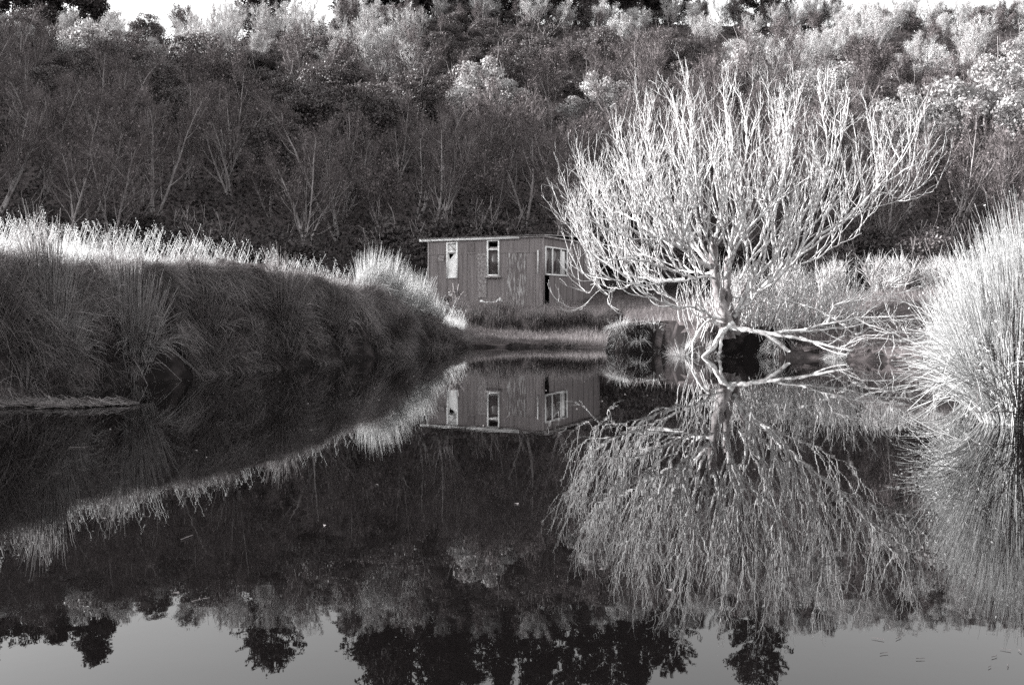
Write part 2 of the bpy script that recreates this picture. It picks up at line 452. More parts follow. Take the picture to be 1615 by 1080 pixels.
# ------------------------------------------------------------------ the old iron hut
def build_hut():
    th = math.radians(25)
    root = empty('hut', (1.40, 44.0, 1.40), 0)
    # local frames: face A runs left-and-back from the near corner, face B right-and-back
    A = np.array([-math.cos(th), math.sin(th), 0]); nA = np.array([-math.sin(th), -math.cos(th), 0])
    B = np.array([math.sin(th), math.cos(th), 0]); nB = np.array([math.cos(th), -math.sin(th), 0])
    LA, LB = 5.85, 7.2
    EAVE = 2.92
    pitch = 0.076
    def pt(F, n, l, z, o): return F * l + n * o + np.array([0, 0, z])
    def sheet(F, n, l0, l1, z0, z1, o, m, name='iron_sheet'):
        k = max(3, int(round((l1 - l0) / (pitch / 2))))
        ls = np.linspace(l0, l1, k + 1)
        off = o + 0.009 * np.cos(np.arange(k + 1) * np.pi)
        V = [pt(F, n, l, z, f) for l, f in zip(ls, off) for z in (z0, z1)]
        Q = [[2 * i, 2 * i + 2, 2 * i + 3, 2 * i + 1] for i in range(k)]
        return mk(name, np.array(V), Q, material=m, parent=root, smooth=True)
    def bar(F, n, l0, l1, z0, z1, o0, o1, m, name, parent):
        b = Buf()
        V = np.array([pt(F, n, l, z, o) for l in (l0, l1) for o in (o0, o1) for z in (z0, z1)])
        b.add(V, [[0, 1, 3, 2], [4, 6, 7, 5], [0, 4, 5, 1], [2, 3, 7, 6], [0, 2, 6, 4], [1, 5, 7, 3]])
        return b.build(name, m, parent)
    # window openings on A: (l0, l1, z0, z1)
    w2 = (2.16, 2.78, 1.23, 2.85)
    w1 = (4.28, 4.86, 1.15, 2.80)
    # sheets of face A (two lapped rows), leaving the windows open
    low = [(0.0, 0.42), (0.42, 0.85), (0.85, 1.32), (1.32, 1.78), (1.78, 2.16), (2.78, 3.30), (3.30, 3.80), (3.80, 4.28), (4.86, 5.36), (5.36, LA)]
    lap = 2.30
    for i, (a, b) in enumerate(low):
        sheet(A, nA, a - 0.02, b + 0.02, -0.35 + 0.05 * random.random(), lap + random.uniform(-0.03, 0.03), 0.006 * (i % 2), M['iron_worn' if i in (2, 3) else 'iron'])
    for i, (a, b) in enumerate([(0.0, 0.72), (0.72, 1.44), (1.44, 2.16), (2.78, 3.52), (3.52, 4.28), (4.86, LA)]):
        sheet(A, nA, a - 0.02, b + 0.02, lap - 0.06, EAVE + 0.03, 0.016 + 0.006 * (i % 2), M['iron'])
    for (l0, l1, z0, z1) in (w1, w2):
        sheet(A, nA, l0 - 0.01, l1 + 0.01, -0.35, z0 + 0.01, 0.004, M['iron'])
        sheet(A, nA, l0 - 0.01, l1 + 0.01, z1 - 0.01, EAVE + 0.03, 0.004, M['iron'])
    for (a, b, z0, z1, k) in ((2.80, 3.26, 0.25, 2.26, 'iron_pale'), (3.42, 3.74, 2.36, 2.74, 'iron_dark'), (5.0, 5.3, 1.95, 2.20, 'iron_pale')):
        sheet(A, nA, a, b, z0, z1, 0.036, M[k], 'patch_sheet')
    # face B
    wb = (0.12, 2.75, 1.24, 2.52)
    for i, a in enumerate(np.arange(2.75, LB - 0.1, 0.72)):
        sheet(B, nB, a - 0.02, min(a + 0.74, LB), -0.35, EAVE + 0.03, 0.006 * (i % 2), M['iron'])
    sheet(B, nB, 0, 0.13, -0.35, EAVE + 0.03, 0.004, M['iron'])
    for i, a in enumerate((0.62, 1.31, 2.02)):
        sheet(B, nB, a - 0.01, a + 0.74, -0.35, 1.25, 0.006 * (i % 2), M['iron'])
    for i, a in enumerate((0.12, 1.0, 1.9)):
        sheet(B, nB, a, a + 0.9, 2.51, EAVE + 0.03, 0.006 * (i % 2), M['iron'])
    # back and far faces
    C = A * LA; D = B * LB
    for F, n, L, off in ((B, -nB, LB, C), (A, -nA, LA, D)):
        b = Buf()
        V = np.array([off + F * l + np.array([0, 0, z]) + n * 0.0 for l in (0, L) for z in (-0.35, EAVE)])
        b.add(V, [[0, 2, 3, 1]])
        b.build('back_wall', M['iron'], root)
    # dark lining and floor so the openings look into a room
    b = Buf(); V = np.array([A * l + B * k + np.array([0, 0, 0.25]) for l, k in ((0.05, 0.05), (LA - 0.05, 0.05), (LA - 0.05, LB - 0.05), (0.05, LB - 0.05))])
    b.add(V, [[0, 1, 2, 3]]); b.build('floor', M['floor_wood'], root)
    # corner and lower trims
    bar(A, nA, -0.03, 0.03, -0.3, EAVE, -0.02, 0.045, M['iron'], 'corner_flashing', root)
    bar(A, nA, 0.235, 0.275, 1.30, 2.34, 0.03, 0.06, M['white'], 'white_batten', root)
    bar(A, nA, LA - 0.07, LA, -0.3, EAVE - 0.02, 0.02, 0.05, M['timber'], 'corner_board', root)
    # roof: low-pitched iron with white fascia along the left half
    ov = 0.42
    def roofpt(l, k, z): return A * l + B * k + np.array([0, 0, z])
    kk = int((LA + ov + 0.1) / (pitch / 2))
    ls = np.linspace(-0.1, LA + ov, kk + 1)
    V, Q = [], []
    for i, l in enumerate(ls):
        zz = EAVE + 0.075 + 0.014 * (1 if i % 2 else -1)
        V += [roofpt(l, -0.16, zz), roofpt(l, LB / 2, zz + 0.16), roofpt(l, LB + 0.15, zz)]
    for i in range(kk):
        a = 3 * i
        Q += [[a, a + 3, a + 4, a + 1], [a + 1, a + 4, a + 5, a + 2]]
    roof = mk('roof', np.array(V), Q, material=M['roof_iron'], parent=root, smooth=True)
    bar(A, nA, 1.15, LA + ov, EAVE - 0.06, EAVE + 0.052, 0.06, 0.10, M['white'], 'fascia', roof)
    bar(A, nA, -0.08, 1.15, EAVE - 0.02, EAVE + 0.05, 0.05, 0.085, M['timber'], 'fascia', roof)
    bar(B, nB, -0.08, LB, EAVE - 0.03, EAVE + 0.05, 0.05, 0.085, M['timber'], 'fascia', roof)
    for q in (0.3, 2.0, 4.0, 5.6):
        bar(A, nA, q, q + 0.08, EAVE - 0.03, EAVE + 0.05, -LB, -0.01, M['timber'], 'rafter', roof)
    # windows
    def window(F, n, w, bars_h, bars_v, name_label=None):
        l0, l1, z0, z1 = w
        win = empty('window', (0, 0, 0)); win.parent = root
        f = 0.065
        bar(F, n, l0, l0 + f, z0, z1, -0.04, 0.05, M['white'], 'frame', win)
        bar(F, n, l1 - f, l1, z0, z1, -0.04, 0.05, M['white'], 'frame', win)
        bar(F, n, l0 + f, l1 - f, z0, z0 + f, -0.04, 0.047, M['white'], 'frame', win)
        bar(F, n, l0 + f, l1 - f, z1 - f, z1, -0.04, 0.047, M['white'], 'frame', win)
        for z in bars_h: bar(F, n, l0 + f, l1 - f, z - 0.035, z + 0.035, -0.035, 0.043, M['white'], 'rail', win)
        for l in bars_v: bar(F, n, l - 0.04, l + 0.04, z0 + f, z1 - f, -0.035, 0.043, M['white'], 'mullion', win)
        return win
    def pane(F, n, l0, l1, z0, z1, m, win, o=-0.01, name='pane'):
        return bar(F, n, l0, l1, z0, z1, o - 0.004, o, m, name, win)
    win = window(A, nA, w2, (2.42,), ())
    pane(A, nA, 2.225, 2.715, 1.295, 2.385, M['glass'], win)
    pane(A, nA, 2.225, 2.715, 2.455, 2.53, M['timber'], win, 0.0, 'blind')
    bar(A, nA, 2.08, 2.88, 1.14, 1.23, -0.02, 0.13, M['timber'], 'sill', win)
    win = window(A, nA, w1, (2.36,), ())
    pane(A, nA, 4.345, 4.795, 2.395, 2.735, M['white'], win, -0.012, 'fanlight_pane')
    b = Buf()
    V = [pt(A, nA, l, z, 0.012) for l, z in ((4.75, 2.70), (4.71, 2.72), (4.38, 2.43), (4.42, 2.41))]
    b.add(V, [[0, 1, 2, 3]]); b.build('crack', M['timber'], win)
    # boarded lower light with a triangular hole broken in it
    b = Buf()
    l0, l1, z0, z1 = 4.345, 4.795, 1.215, 2.325
    hole = [(4.75, 2.29), (4.46, 2.28), (4.71, 2.00)]
    P2 = [(l1, z1), (l0, z1), (l0, z0), (l1, z0)] + hole
    V = [pt(A, nA, l, z, -0.005) for l, z in P2]
    T = [[0, 1, 5], [0, 5, 4], [1, 2, 5], [5, 2, 6], [2, 3, 6], [3, 0, 6], [0, 4, 6]]
    b.add(V, None, T); b.build('board', M['white'], win)
    win = window(B, nB, wb, (), (0.95, 1.95))
    pane(B, nB, 0.19, 0.91, 1.31, 2.45, M['glass'], win)
    pane(B, nB, 0.99, 1.91, 1.31, 2.45, M['glass'], win)
    pane(B, nB, 1.99, 2.68, 1.31, 2.45, M['glass'], win)
    bar(B, nB, 2.1, 2.45, 1.33, 2.40, 0.005, 0.012, M['white'], 'curtain', win)
    tag(root, 'low corrugated iron hut with white framed windows and flaking paint', 'hut')
    return root
hut = build_hut()

# ------------------------------------------------------------------ the bleached dead willow
U = 0.0156
WB = np.array([5.35, 24.9, 0.66])
def build_willow():
    root = empty('willow_tree', tuple(WB))
    tag(root, 'large bleached bare willow with tangled upright branches rooted at the water edge', 'tree')
    def spline(pts, n):
        P = np.array([((x - 1150) * U, dpt, (520 - y) * U) for x, y, dpt in pts])
        # Catmull-Rom
        E = np.vstack([2 * P[0] - P[1], P, 2 * P[-1] - P[-2]])
        ts = np.linspace(0, len(P) - 1, n); out = []
        for t in ts:
            i = min(int(t), len(P) - 2); f = t - i
            a, b, c, d = E[i], E[i + 1], E[i + 2], E[i + 3]
            out.append(0.5 * ((2 * b) + (c - a) * f + (2 * a - 5 * b + 4 * c - d) * f * f + (3 * b - a - 3 * c + d) * f ** 3))
        return np.array(out)
    def stem(name, pts, r0, r1, n=22, sides=9, m='willow', wob=0.03):
        P = spline(pts, n)
        P[2:] += np.cumsum(R.normal(size=(n - 2, 3)), 0) * wob * 0.35 + R.normal(size=(n - 2, 3)) * wob * 0.4
        rad = taper([r0], [r1], n, 0.8)
        rad = rad * (1 + 0.13 * R.normal(size=rad.shape))
        b = Buf(); tubes(b, P[None], rad, sides)
        b.build(name, M[m], root, smooth=True)
        return P, rad[0]
    stem('trunk', [(1152, 535, 0), (1147, 495, 0), (1141, 470, 0), (1136, 440, -0.05), (1131, 410, -0.1), (1131, 375, -0.1)], 0.19, 0.085, 20, 12, 'willow_trunk')
    stem('trunk', [(1158, 535, 0.1), (1160, 505, 0.15), (1157, 470, 0.2), (1153, 440, 0.25), (1156, 400, 0.35)], 0.15, 0.075, 18, 12, 'willow_trunk')
    stem('trunk', [(1168, 530, 0.2), (1176, 490, 0.3), (1196, 450, 0.4)], 0.11, 0.07, 14, 10, 'willow_trunk')
    limbs = [
        ([(1131, 424, 0), (1088, 404, -.3), (1066, 391, -.5), (1038, 378, -.7), (984, 366, -.9), (955, 345, -1.0), (918, 307, -1.0), (908, 285, -1.0)], .075, .016),
        ([(1088, 404, -.3), (1074, 385, -.3), (1051, 353, -.2), (1029, 325, 0), (1018, 270, .2), (1008, 215, .3)], .06, .016),
        ([(1136, 437, 0), (1095, 438, -.4), (1060, 450, -.8), (1007, 455, -1.2), (960, 445, -1.4), (922, 440, -1.5), (905, 425, -1.5)], .05, .010),
        ([(1150, 505, 0), (1122, 500, -.3), (1100, 488, -.5), (1071, 482, -.8), (1030, 470, -.9), (985, 440, -1.0), (940, 405, -1.0), (912, 378, -1.0), (900, 350, -1.0)], .055, .008),
        ([(1131, 400, 0), (1131, 365, 0), (1141, 320, -.2), (1150, 270, -.4), (1146, 200, -.5), (1136, 135, -.6)], .075, .018),
        ([(1155, 420, .2), (1162, 390, .2), (1180, 365, .1), (1215, 330, 0), (1235, 285, -.1), (1240, 225, -.2), (1228, 160, -.2)], .07, .016),
        ([(1168, 495, .2), (1200, 440, .4), (1242, 400, .6), (1290, 340, .8), (1330, 290, 1.0), (1358, 230, 1.1), (1380, 140, 1.2)], .085, .016),
        ([(1178, 485, .2), (1232, 428, .0), (1272, 390, -.2), (1320, 352, -.4), (1370, 305, -.6), (1420, 272, -.8), (1452, 245, -.8), (1468, 222, -.8)], .075, .012),
        ([(1165, 500, .1), (1192, 468, -.2), (1242, 418, -.6), (1300, 368, -.9), (1352, 310, -1.2), (1392, 250, -1.4), (1420, 180, -1.4)], .06, .014),
        ([(1138, 445, 0), (1120, 400, .3), (1110, 350, .6), (1098, 280, .8), (1088, 200, 1.0), (1078, 135, 1.1)], .06, .016),
        ([(1153, 445, .2), (1162, 400, .5), (1180, 340, .9), (1192, 270, 1.2), (1202, 200, 1.4), (1190, 130, 1.5)], .06, .016),
        ([(1120, 412, .1), (1086, 360, .5), (1056, 290, .8), (1042, 210, 1.0), (1048, 140, 1.0)], .06, .016),
        ([(1262, 378, .6), (1300, 320, .2), (1314, 260, .1), (1305, 190, 0), (1292, 125, 0)], .05, .014),
        ([(1105, 412, -.2), (1060, 370, -.6), (1010, 320, -.9), (975, 270, -1.0), (962, 220, -1.0)], .05, .014),
        ([(1060, 392, -.5), (1000, 340, .2), (950, 310, .8), (925, 270, 1.2)], .045, .012),
        ([(1134, 430, .1), (1090, 425, .8), (1040, 405, 1.4), (980, 390, 1.9), (930, 380, 2.1)], .05, .012),
        ([(1170, 470, .3), (1230, 440, 1.0), (1300, 410, 1.6), (1360, 380, 2.0), (1410, 350, 2.2)], .05, .012),
        ([(1178, 440, .4), (1225, 370, 1.2), (1262, 290, 1.7), (1275, 210, 2.0), (1268, 150, 2.0)], .05, .014),
        ([(1145, 440, -.1), (1160, 380, -.8), (1185, 310, -1.4), (1200, 250, -1.8), (1210, 190, -1.9)], .05, .014),
        ([(1128, 410, -.2), (1098, 350, -.9), (1080, 280, -1.4), (1072, 210, -1.6)], .045, .014),
        ([(1095, 438, -.3), (1050, 425, -.9), (1000, 415, -1.3), (965, 418, -1.5), (945, 440, -1.6), (935, 455, -1.6)], .04, .010),
        ([(1085, 440, .1), (1040, 440, .6), (990, 430, 1.0), (945, 400, 1.3), (915, 372, 1.4), (895, 330, 1.4)], .045, .012),
        ([(1080, 482, -.7), (1040, 462, -.5), (1000, 452, -.3), (970, 458, -.2), (950, 468, -.2), (938, 458, -.2)], .032, .010),
        ([(1040, 378, -.7), (1000, 385, -1.1), (955, 372, -1.4), (922, 350, -1.5), (900, 345, -1.6)], .035, .010),
        ([(1372, 303, -.6), (1410, 318, -.7), (1445, 312, -.8), (1464, 300, -.8), (1463, 280, -.8)], .022, .008),
        ([(1320, 352, -.4), (1370, 330, -.7), (1415, 325, -1.0), (1450, 300, -1.1)], .025, .008),
    ]
    LP, LR = [], []
    for pts, r0, r1 in limbs:
        P, rad = stem('limb', pts, r0 * 0.74, r1 * 0.8, 24, 8, wob=0.05)
        LP.append(P); LR.append(rad)
    LP = np.array(LP); LR = np.array(LR)
    tw = Buf()
    up = np.array([0, 0, 1.0])
    n1 = 16
    o, d, r, t, pi = spawn(LP, LR, n1, 0.07, 1.0, 0.75, 0.25)
    sel = ((o[:, 0] > -3.4) & (o[:, 0] < 4.1)) | (R.random(len(o)) < 0.3)
    o, d, r, t, pi = o[sel], d[sel], r[sel], t[sel], pi[sel]
    out = unit(o - np.array([0, 0, 0.8])); out[:, 2] *= 0.3
    low = np.clip((1.75 - o[:, 2]) / 1.0, 0, 1) * (o[:, 0] < 0)           # the low left side hangs and curls
    d = unit(d * 0.75 + out * np.where(o[:, 0] > 3.2, -0.1, 0.40)[:, None] + up * (0.75 * (1 - low) - 0.35 * low)[:, None])
    # how far the crown's outline lies above this point
    topz = np.interp(o[:, 0], [-4.3, -3.4, -2.8, -1.7, -0.4, 0.8, 2.2, 3.5, 4.4, 5.0], [2.7, 4.3, 5.2, 6.6, 6.9, 6.6, 6.6, 6.7, 5.6, 4.6])
    L = np.clip((topz - o[:, 2]) * R.uniform(0.40, 1.0, len(o)), 0.35, 2.6)
    L = L * (1 - 0.45 * low)
    trop = np.stack([0 * low, 0 * low, 0.16 + 0.10 * low], -1)
    P1 = grow(o, d, L, 13, 0.17, trop)
    r1 = np.minimum(r * 0.85, 0.010 + 0.0135 * L)
    R1 = taper(r1, np.full(len(o), 0.0045), 13, 0.9)
    tubes(tw, P1, R1, 6)
    o, d, r, t, pi = spawn(P1, R1, 4, 0.15, 0.97, 0.55, 0.22)
    L2 = (L[pi] * (1 - 0.55 * t) * R.uniform(0.28, 0.62, len(o))).clip(0.15, 1.1)
    P2 = grow(o, unit(d + up * 0.2), L2, 8, 0.17, np.array([0, 0, 0.13]))
    R2 = taper(np.minimum(r * 0.75, 0.006 + 0.009 * L2), np.full(len(o), 0.0026), 8)
    tubes(tw, P2, R2, 4)
    o, d, r, t, pi = spawn(P2, R2, 3, 0.2, 0.95, 0.55, 0.2)
    sel = R.random(len(o)) < 0.5; o, d, r, pi = o[sel], d[sel], r[sel], pi[sel]
    L3 = (L2[pi] * R.uniform(0.3, 0.65, len(o))).clip(0.08, 0.5)
    P3 = grow(o, d, L3, 5, 0.18, np.array([0, 0, 0.1]))
    tubes(tw, P3, taper(np.minimum(r * 0.7, 0.006), np.full(len(o), 0.0025), 5), 3)
    # thicket of suckers round the foot
    k = 420
    bx = R.uniform(-0.9, 3.4, k); by = R.uniform(-0.1, 1.8, k)
    bz = terrain(bx + WB[0], by + WB[1]) - WB[2]
    ok = (bz > -0.35) & ((bx > 0) | (R.random(k) < .35)); bx, by, bz = bx[ok], by[ok], bz[ok]; k = len(bx)
    o = np.stack([bx, by, bz], -1)
    d = unit(np.stack([R.normal(0.15, 0.3, k), R.normal(0, 0.3, k), np.ones(k)], -1))
    PS = grow(o, d, R.uniform(0.6, 1.9, k), 9, 0.12, np.array([0, 0, 0.05]))
    RS = taper(R.uniform(0.008, 0.02, k), np.full(k, 0.005), 9)
    tubes(tw, PS, RS, 5)
    o, d, r, t, pi = spawn(PS, RS, 3, 0.3, 0.95, 0.5, 0.2)
    tubes(tw, grow(o, d, R.uniform(0.15, 0.5, len(o)), 5, 0.15, np.array([0, 0, 0.1])), taper(r * 0.6, np.full(len(o), 0.003), 5), 3)
    tag(tw.build('twigs', M['willow'], root, smooth=True), kind='stuff')
    # roots bridging the hollow under the bank
    stem('root', [(1158, 512, -.1), (1140, 525, -.35), (1124, 545, -.55), (1096, 566, -.8)], .10, .04, 14, 8)
    stem('root', [(1150, 515, -.1), (1132, 540, -.5), (1128, 566, -.7)], .07, .03, 12, 8)
    stem('root', [(1152, 518, -.1), (1175, 521, -.4), (1200, 526, -.6), (1222, 543, -.7), (1246, 566, -.85)], .075, .045, 16, 8)
    stem('root', [(1146, 515, 0), (1118, 508, -.3), (1096, 530, -.5), (1090, 560, -.6)], .05, .02, 14, 7)
    # low boughs trailing to the right just above the water
    lows = [
        ([(1165, 520, -.3), (1230, 522, -.9), (1275, 512, -1.3), (1320, 500, -1.6), (1400, 494, -2.2)], .05, .014),
        ([(1190, 522, -.5), (1260, 535, -1.2), (1320, 548, -1.9), (1380, 548, -2.4), (1430, 528, -2.7)], .045, .012),
        ([(1225, 522, -.9), (1290, 518, -1.3), (1360, 508, -1.5), (1440, 500, -1.5)], .035, .010),
        ([(1285, 510, -1.3), (1300, 480, -1.4), (1350, 470, -1.5), (1420, 455, -1.6)], .030, .008),
        ([(1240, 470, .4), (1290, 490, -.4), (1310, 512, -1.0), (1330, 530, -1.3), (1350, 520, -1.4)], .030, .010),
        ([(1352, 574, -2.6), (1385, 560, -2.7), (1415, 545, -2.8), (1450, 535, -2.9)], .035, .012),
        ([(1385, 562, -2.7), (1400, 530, -2.8), (1410, 490, -2.9), (1422, 470, -2.9)], .020, .008),
        ([(1300, 545, -1.6), (1340, 530, -1.8), (1390, 535, -2.0), (1440, 515, -2.2)], .022, .007),
        ([(1250, 530, -1.0), (1300, 556, -1.8), (1350, 562, -2.2), (1400, 556, -2.4)], .024, .008),
        ([(1320, 500, -1.6), (1360, 520, -1.9), (1400, 522, -2.0), (1450, 540, -2.1)], .020, .007),
        ([(1430, 528, -2.7), (1410, 500, -2.6), (1380, 480, -2.4), (1340, 470, -2.2)], .018, .006),
        ([(1395, 550, -2.7), (1360, 520, -2.8), (1330, 525, -2.9)], .020, .008),
    ]
    QP, QR = [], []
    for pts, r0, r1 in lows:
        P, rad = stem('low_bough', pts, r0, r1, 18, 7, wob=0.03)
        QP.append(P); QR.append(rad)
    QP = np.array(QP); QR = np.array(QR)
    b = Buf()
    o, d, r, t, pi = spawn(QP, QR, 12, 0.25, 1.0, 0.6, 0.25)
    PT = grow(o, unit(d + np.array([0.3, 0, 0.15])), R.uniform(0.25, 0.9, len(o)), 8, 0.14, np.array([0, 0, 0.05]))
    RT = taper(r * 0.6, np.full(len(o), 0.004), 8)
    tubes(b, PT, RT, 4)
    o, d, r, t, pi = spawn(PT, RT, 4, 0.2, 0.9, 0.6, 0.2)
    tubes(b, grow(o, d, R.uniform(0.1, 0.3, len(o)), 5, 0.12, np.array([0, 0, 0.02])), taper(r * 0.6, np.full(len(o), 0.003), 5), 3)
    tag(b.build('low_twigs', M['willow'], root, smooth=True), kind='stuff')
    return root
willow = build_willow()

# ------------------------------------------------------------------ trees of the hillside: kinds
def proto_bare(h, stems, seed_spread, n1, n2, n3, tm, leaf=0):
    root = empty('bare_tree')
    tr, cr = Buf(), Buf()
    o = np.stack([R.normal(0, 0.12, stems), R.normal(0, 0.12, stems), np.full(stems, -0.4)], -1)
    d = unit(np.stack([R.normal(0, seed_spread, stems), R.normal(0, seed_spread, stems), np.ones(stems)], -1))
    L = h * R.uniform(0.75, 0.95, stems)
    P = grow(o, d, L, 14, 0.06, np.array([0, 0, 0.04])); r = taper(R.uniform(0.008, 0.014, stems) * h, np.full(stems, 0.02), 14, 0.8)
    tubes(tr, P, r, 6)
    o, d, rr, t, pi = spawn(P, r, n1, 0.22, 0.98, 0.6, 0.15)
    L1 = (h * 0.42 * (1.05 - t * 0.75) * R.uniform(0.6, 1.1, len(o)))
    P1 = grow(o, d, L1, 9, 0.10, np.array([0, 0, 0.10])); r1 = taper(rr * 0.55, np.full(len(o), 0.010), 9)
    tubes(tr, P1, r1, 4)
    o, d, rr, t, pi = spawn(P1, r1, n2, 0.2, 0.98, 0.55, 0.2)
    L2 = (L1[pi] * 0.42 * R.uniform(0.5, 1.1, len(o)))
    P2 = grow(o, d, L2, 6, 0.13, np.array([0, 0, 0.10])); r2 = taper(np.minimum(rr * 0.6, 0.016), np.full(len(o), 0.007), 6)
    tubes(cr, P2, r2, 3)
    o, d, rr, t, pi = spawn(P2, r2, n3, 0.15, 1.0, 0.5, 0.2)
    L3 = R.uniform(0.25, 0.7, len(o))
    P3 = grow(o, d, L3, 3, 0.15, np.array([0, 0, 0.12]))
    side = unit(np.cross(P3[:, -1] - P3[:, 0], R.normal(size=(len(o), 3))))
    ribbons(cr, P3, np.tile(np.array([0.0065, 0.0055, 0.003]), (len(o), 1)), side)
    if leaf:
        j = R.integers(0, len(P3), leaf)
        cards(cr, P3[j, 2] + R.normal(0, 0.08, (leaf, 3)), R.uniform(0.05, 0.11, leaf))
    tr.build('trunk', M['bark'], root, smooth=True)
    cr.build('crown', M[tm], root)
    return root

def proto_leafy(h, w, clumps, leaves, lm, trunkfrac=0.35, leaf_size=(0.10, 0.2)):
    root = empty('leafy_tree')
    tr, cr = Buf(), Buf()
    o = np.array([[0, 0, -0.4]] * 3); d = unit(np.stack([R.normal(0, .15, 3), R.normal(0, .15, 3), np.ones(3)], -1))
    P = grow(o, d, np.full(3, h * 0.75), 10, 0.07, np.array([0, 0, 0.03])); r = taper(np.full(3, 0.014 * h), np.full(3, 0.03), 10)
    tubes(tr, P, r, 6)
    oo, dd, rr, t, pi = spawn(P, r, 6, 0.3, 1, 0.8)
    tubes(tr, grow(oo, dd, R.uniform(.2, .45, len(oo)) * w, 7, .1, np.array([0, 0, .08])), taper(rr * .5, np.full(len(oo), .012), 7), 4)
    # clump centres in an uneven dome
    c = unit(R.normal(size=(clumps, 3))); c[:, 2] = np.abs(c[:, 2]) * 1.1 - 0.25
    c *= (R.uniform(0.45, 1.0, (clumps, 1)))
    C = c * np.array([w / 2, w / 2, h * (1 - trunkfrac) * 0.72]) + np.array([0, 0, h * (trunkfrac + 0.06)])
    C[:, :2] += R.normal(0, 0.1 * w, 2)
    cr_r = R.uniform(0.13, 0.27, clumps) * w * 0.62
    j = R.integers(0, clumps, leaves)
    n = unit(R.normal(size=(leaves, 3)) + np.array([0, 0, 0.35]))
    pts = C[j] + n * (cr_r[j] * R.uniform(0.55, 1.08, leaves))[:, None] * np.array([1.1, 1.1, 0.8])
    cards(cr, pts, R.uniform(leaf_size[0], leaf_size[1], leaves), n)
    tr.build('trunk', M['bark'], root, smooth=True)
    cr.build('crown', M[lm], root)
    return root

def proto_conifer(h, w, bare, rounded, gap):
    root = empty('conifer_tree')
    tr, cr = Buf(), Buf()
    P = grow(np.array([[0, 0, -0.6]]), np.array([[0, 0, 1.0]]), [h], 14, 0.02, np.array([0, 0, .05])); r = taper([0.024 * h], [0.05], 14)
    tubes(tr, P, r, 8)
    nb = int(h * 9)
    o, d, rr, t, pi = spawn(P, r, nb, bare, 0.99, 1.25, 0.12)
    tt = (t - bare) / (1 - bare)
    prof = (1 - tt) ** 0.75 if not rounded else np.sqrt(np.clip(1 - (tt * 1.12 - 0.25) ** 2 / 0.8, 0.05, 1))
    L = w / 2 * prof * R.uniform(0.55, 1.1, nb) + 0.25
    P1 = grow(o, unit(d * np.array([1, 1, .5]) + np.array([0, 0, .15])), L, 8, 0.06, np.array([0, 0, 0.05])); r1 = taper(np.minimum(rr * .4, .07), np.full(nb, .012), 8)
    tubes(tr, P1, r1, 4)
    o, d, rr, t, pi = spawn(P1, r1, 9, 0.30, 1.0, 0.7)
    keep = R.random(len(o)) > gap
    o, d = o[keep], d[keep]
    # sprays of needles along the side twigs
    P2 = grow(o, d * np.array([1, 1, .6]), R.uniform(0.4, 1.0, len(o)), 4, 0.1, np.array([0, 0, .04]))
    q = P2[:, 1:].reshape(-1, 3)
    q = np.repeat(q, 6, 0) + R.normal(0, 0.15, (len(q) * 6, 3))
    cards(cr, q, R.uniform(0.10, 0.2, len(q)), aspect=2.6)
    tr.build('trunk', M['dark_bark'], root, smooth=True)
    cr.build('crown', M['needle'], root)
    return root

KINDS = {}
LOOK = {'bareA': 'slender bare tree with twin trunks', 'bareB': 'bare tree forking into four stems', 'bareC': 'bushy bare tree with clinging leaves',
        'bareD': 'tall bare tree with three stems', 'brightA': 'fan of upright twigs coloured as sunlit', 'brightB': 'broad brush of twigs coloured as sunlit',
        'leafA': 'dark rounded evergreen', 'leafB': 'low spreading evergreen', 'leafC': 'tall lumpy evergreen', 'shrub': 'low dark shrub',
        'sunlitA': 'evergreen with billowing crown coloured as sunlit', 'sunlitB': 'low evergreen coloured as sunlit'}
def kind(key, root, label, cat, group):
    tag(root, label, cat, group)
    KINDS[key] = [root, False]
GB, GE = 'bare trees on the wooded hillside', 'evergreen trees on the wooded hillside'
kind('bareA', proto_bare(8.0, 2, 0.16, 13, 8, 12, 'twig', 700), 'tall slender bare tree with twin pale trunks in the hillside wood', 'tree', GB)
kind('bareB', proto_bare(7.0, 4, 0.30, 9, 8, 11, 'twig', 900), 'bare tree forking low into four spreading stems in the hillside wood', 'tree', GB)
kind('bareC', proto_bare(6.0, 3, 0.28, 11, 8, 12, 'twig', 2200), 'bushy bare tree with a few clinging leaves in the hillside wood', 'tree', GB)
kind('bareD', proto_bare(8.5, 3, 0.20, 11, 8, 12, 'twig', 300), 'tall bare tree with three straight stems in the hillside wood', 'tree', GB)
kind('brightA', proto_bare(6.0, 6, 0.30, 8, 7, 11, 'twig_sunlit', 700), 'fan of upright twigs coloured as sunlit on the upper hillside', 'tree', 'twiggy trees coloured as sunlit on the upper hillside')
kind('brightB', proto_bare(5.0, 8, 0.40, 7, 7, 10, 'twig_sunlit', 900), 'broad low brush of twigs coloured as sunlit on the upper hillside', 'tree', 'twiggy trees coloured as sunlit on the upper hillside')
kind('leafA', proto_leafy(5.5, 5.4, 44, 9500, 'leaf', 0.25, (0.06, 0.13)), 'dark rounded evergreen tree in the hillside wood', 'tree', GE)
kind('leafB', proto_leafy(4.2, 5.0, 40, 8500, 'leaf', 0.1, (0.06, 0.12)), 'low spreading dark evergreen in the hillside wood', 'tree', GE)
kind('leafC', proto_leafy(7.0, 5.0, 44, 9500, 'leaf', 0.35, (0.06, 0.13)), 'taller dark evergreen with a lumpy crown in the hillside wood', 'tree', GE)
kind('shrub', proto_leafy(2.4, 3.4, 26, 3600, 'leaf', 0.0, (0.06, 0.13)), 'low dark shrub at the foot of the wooded hill', 'shrub', 'shrubs at the foot of the hill')
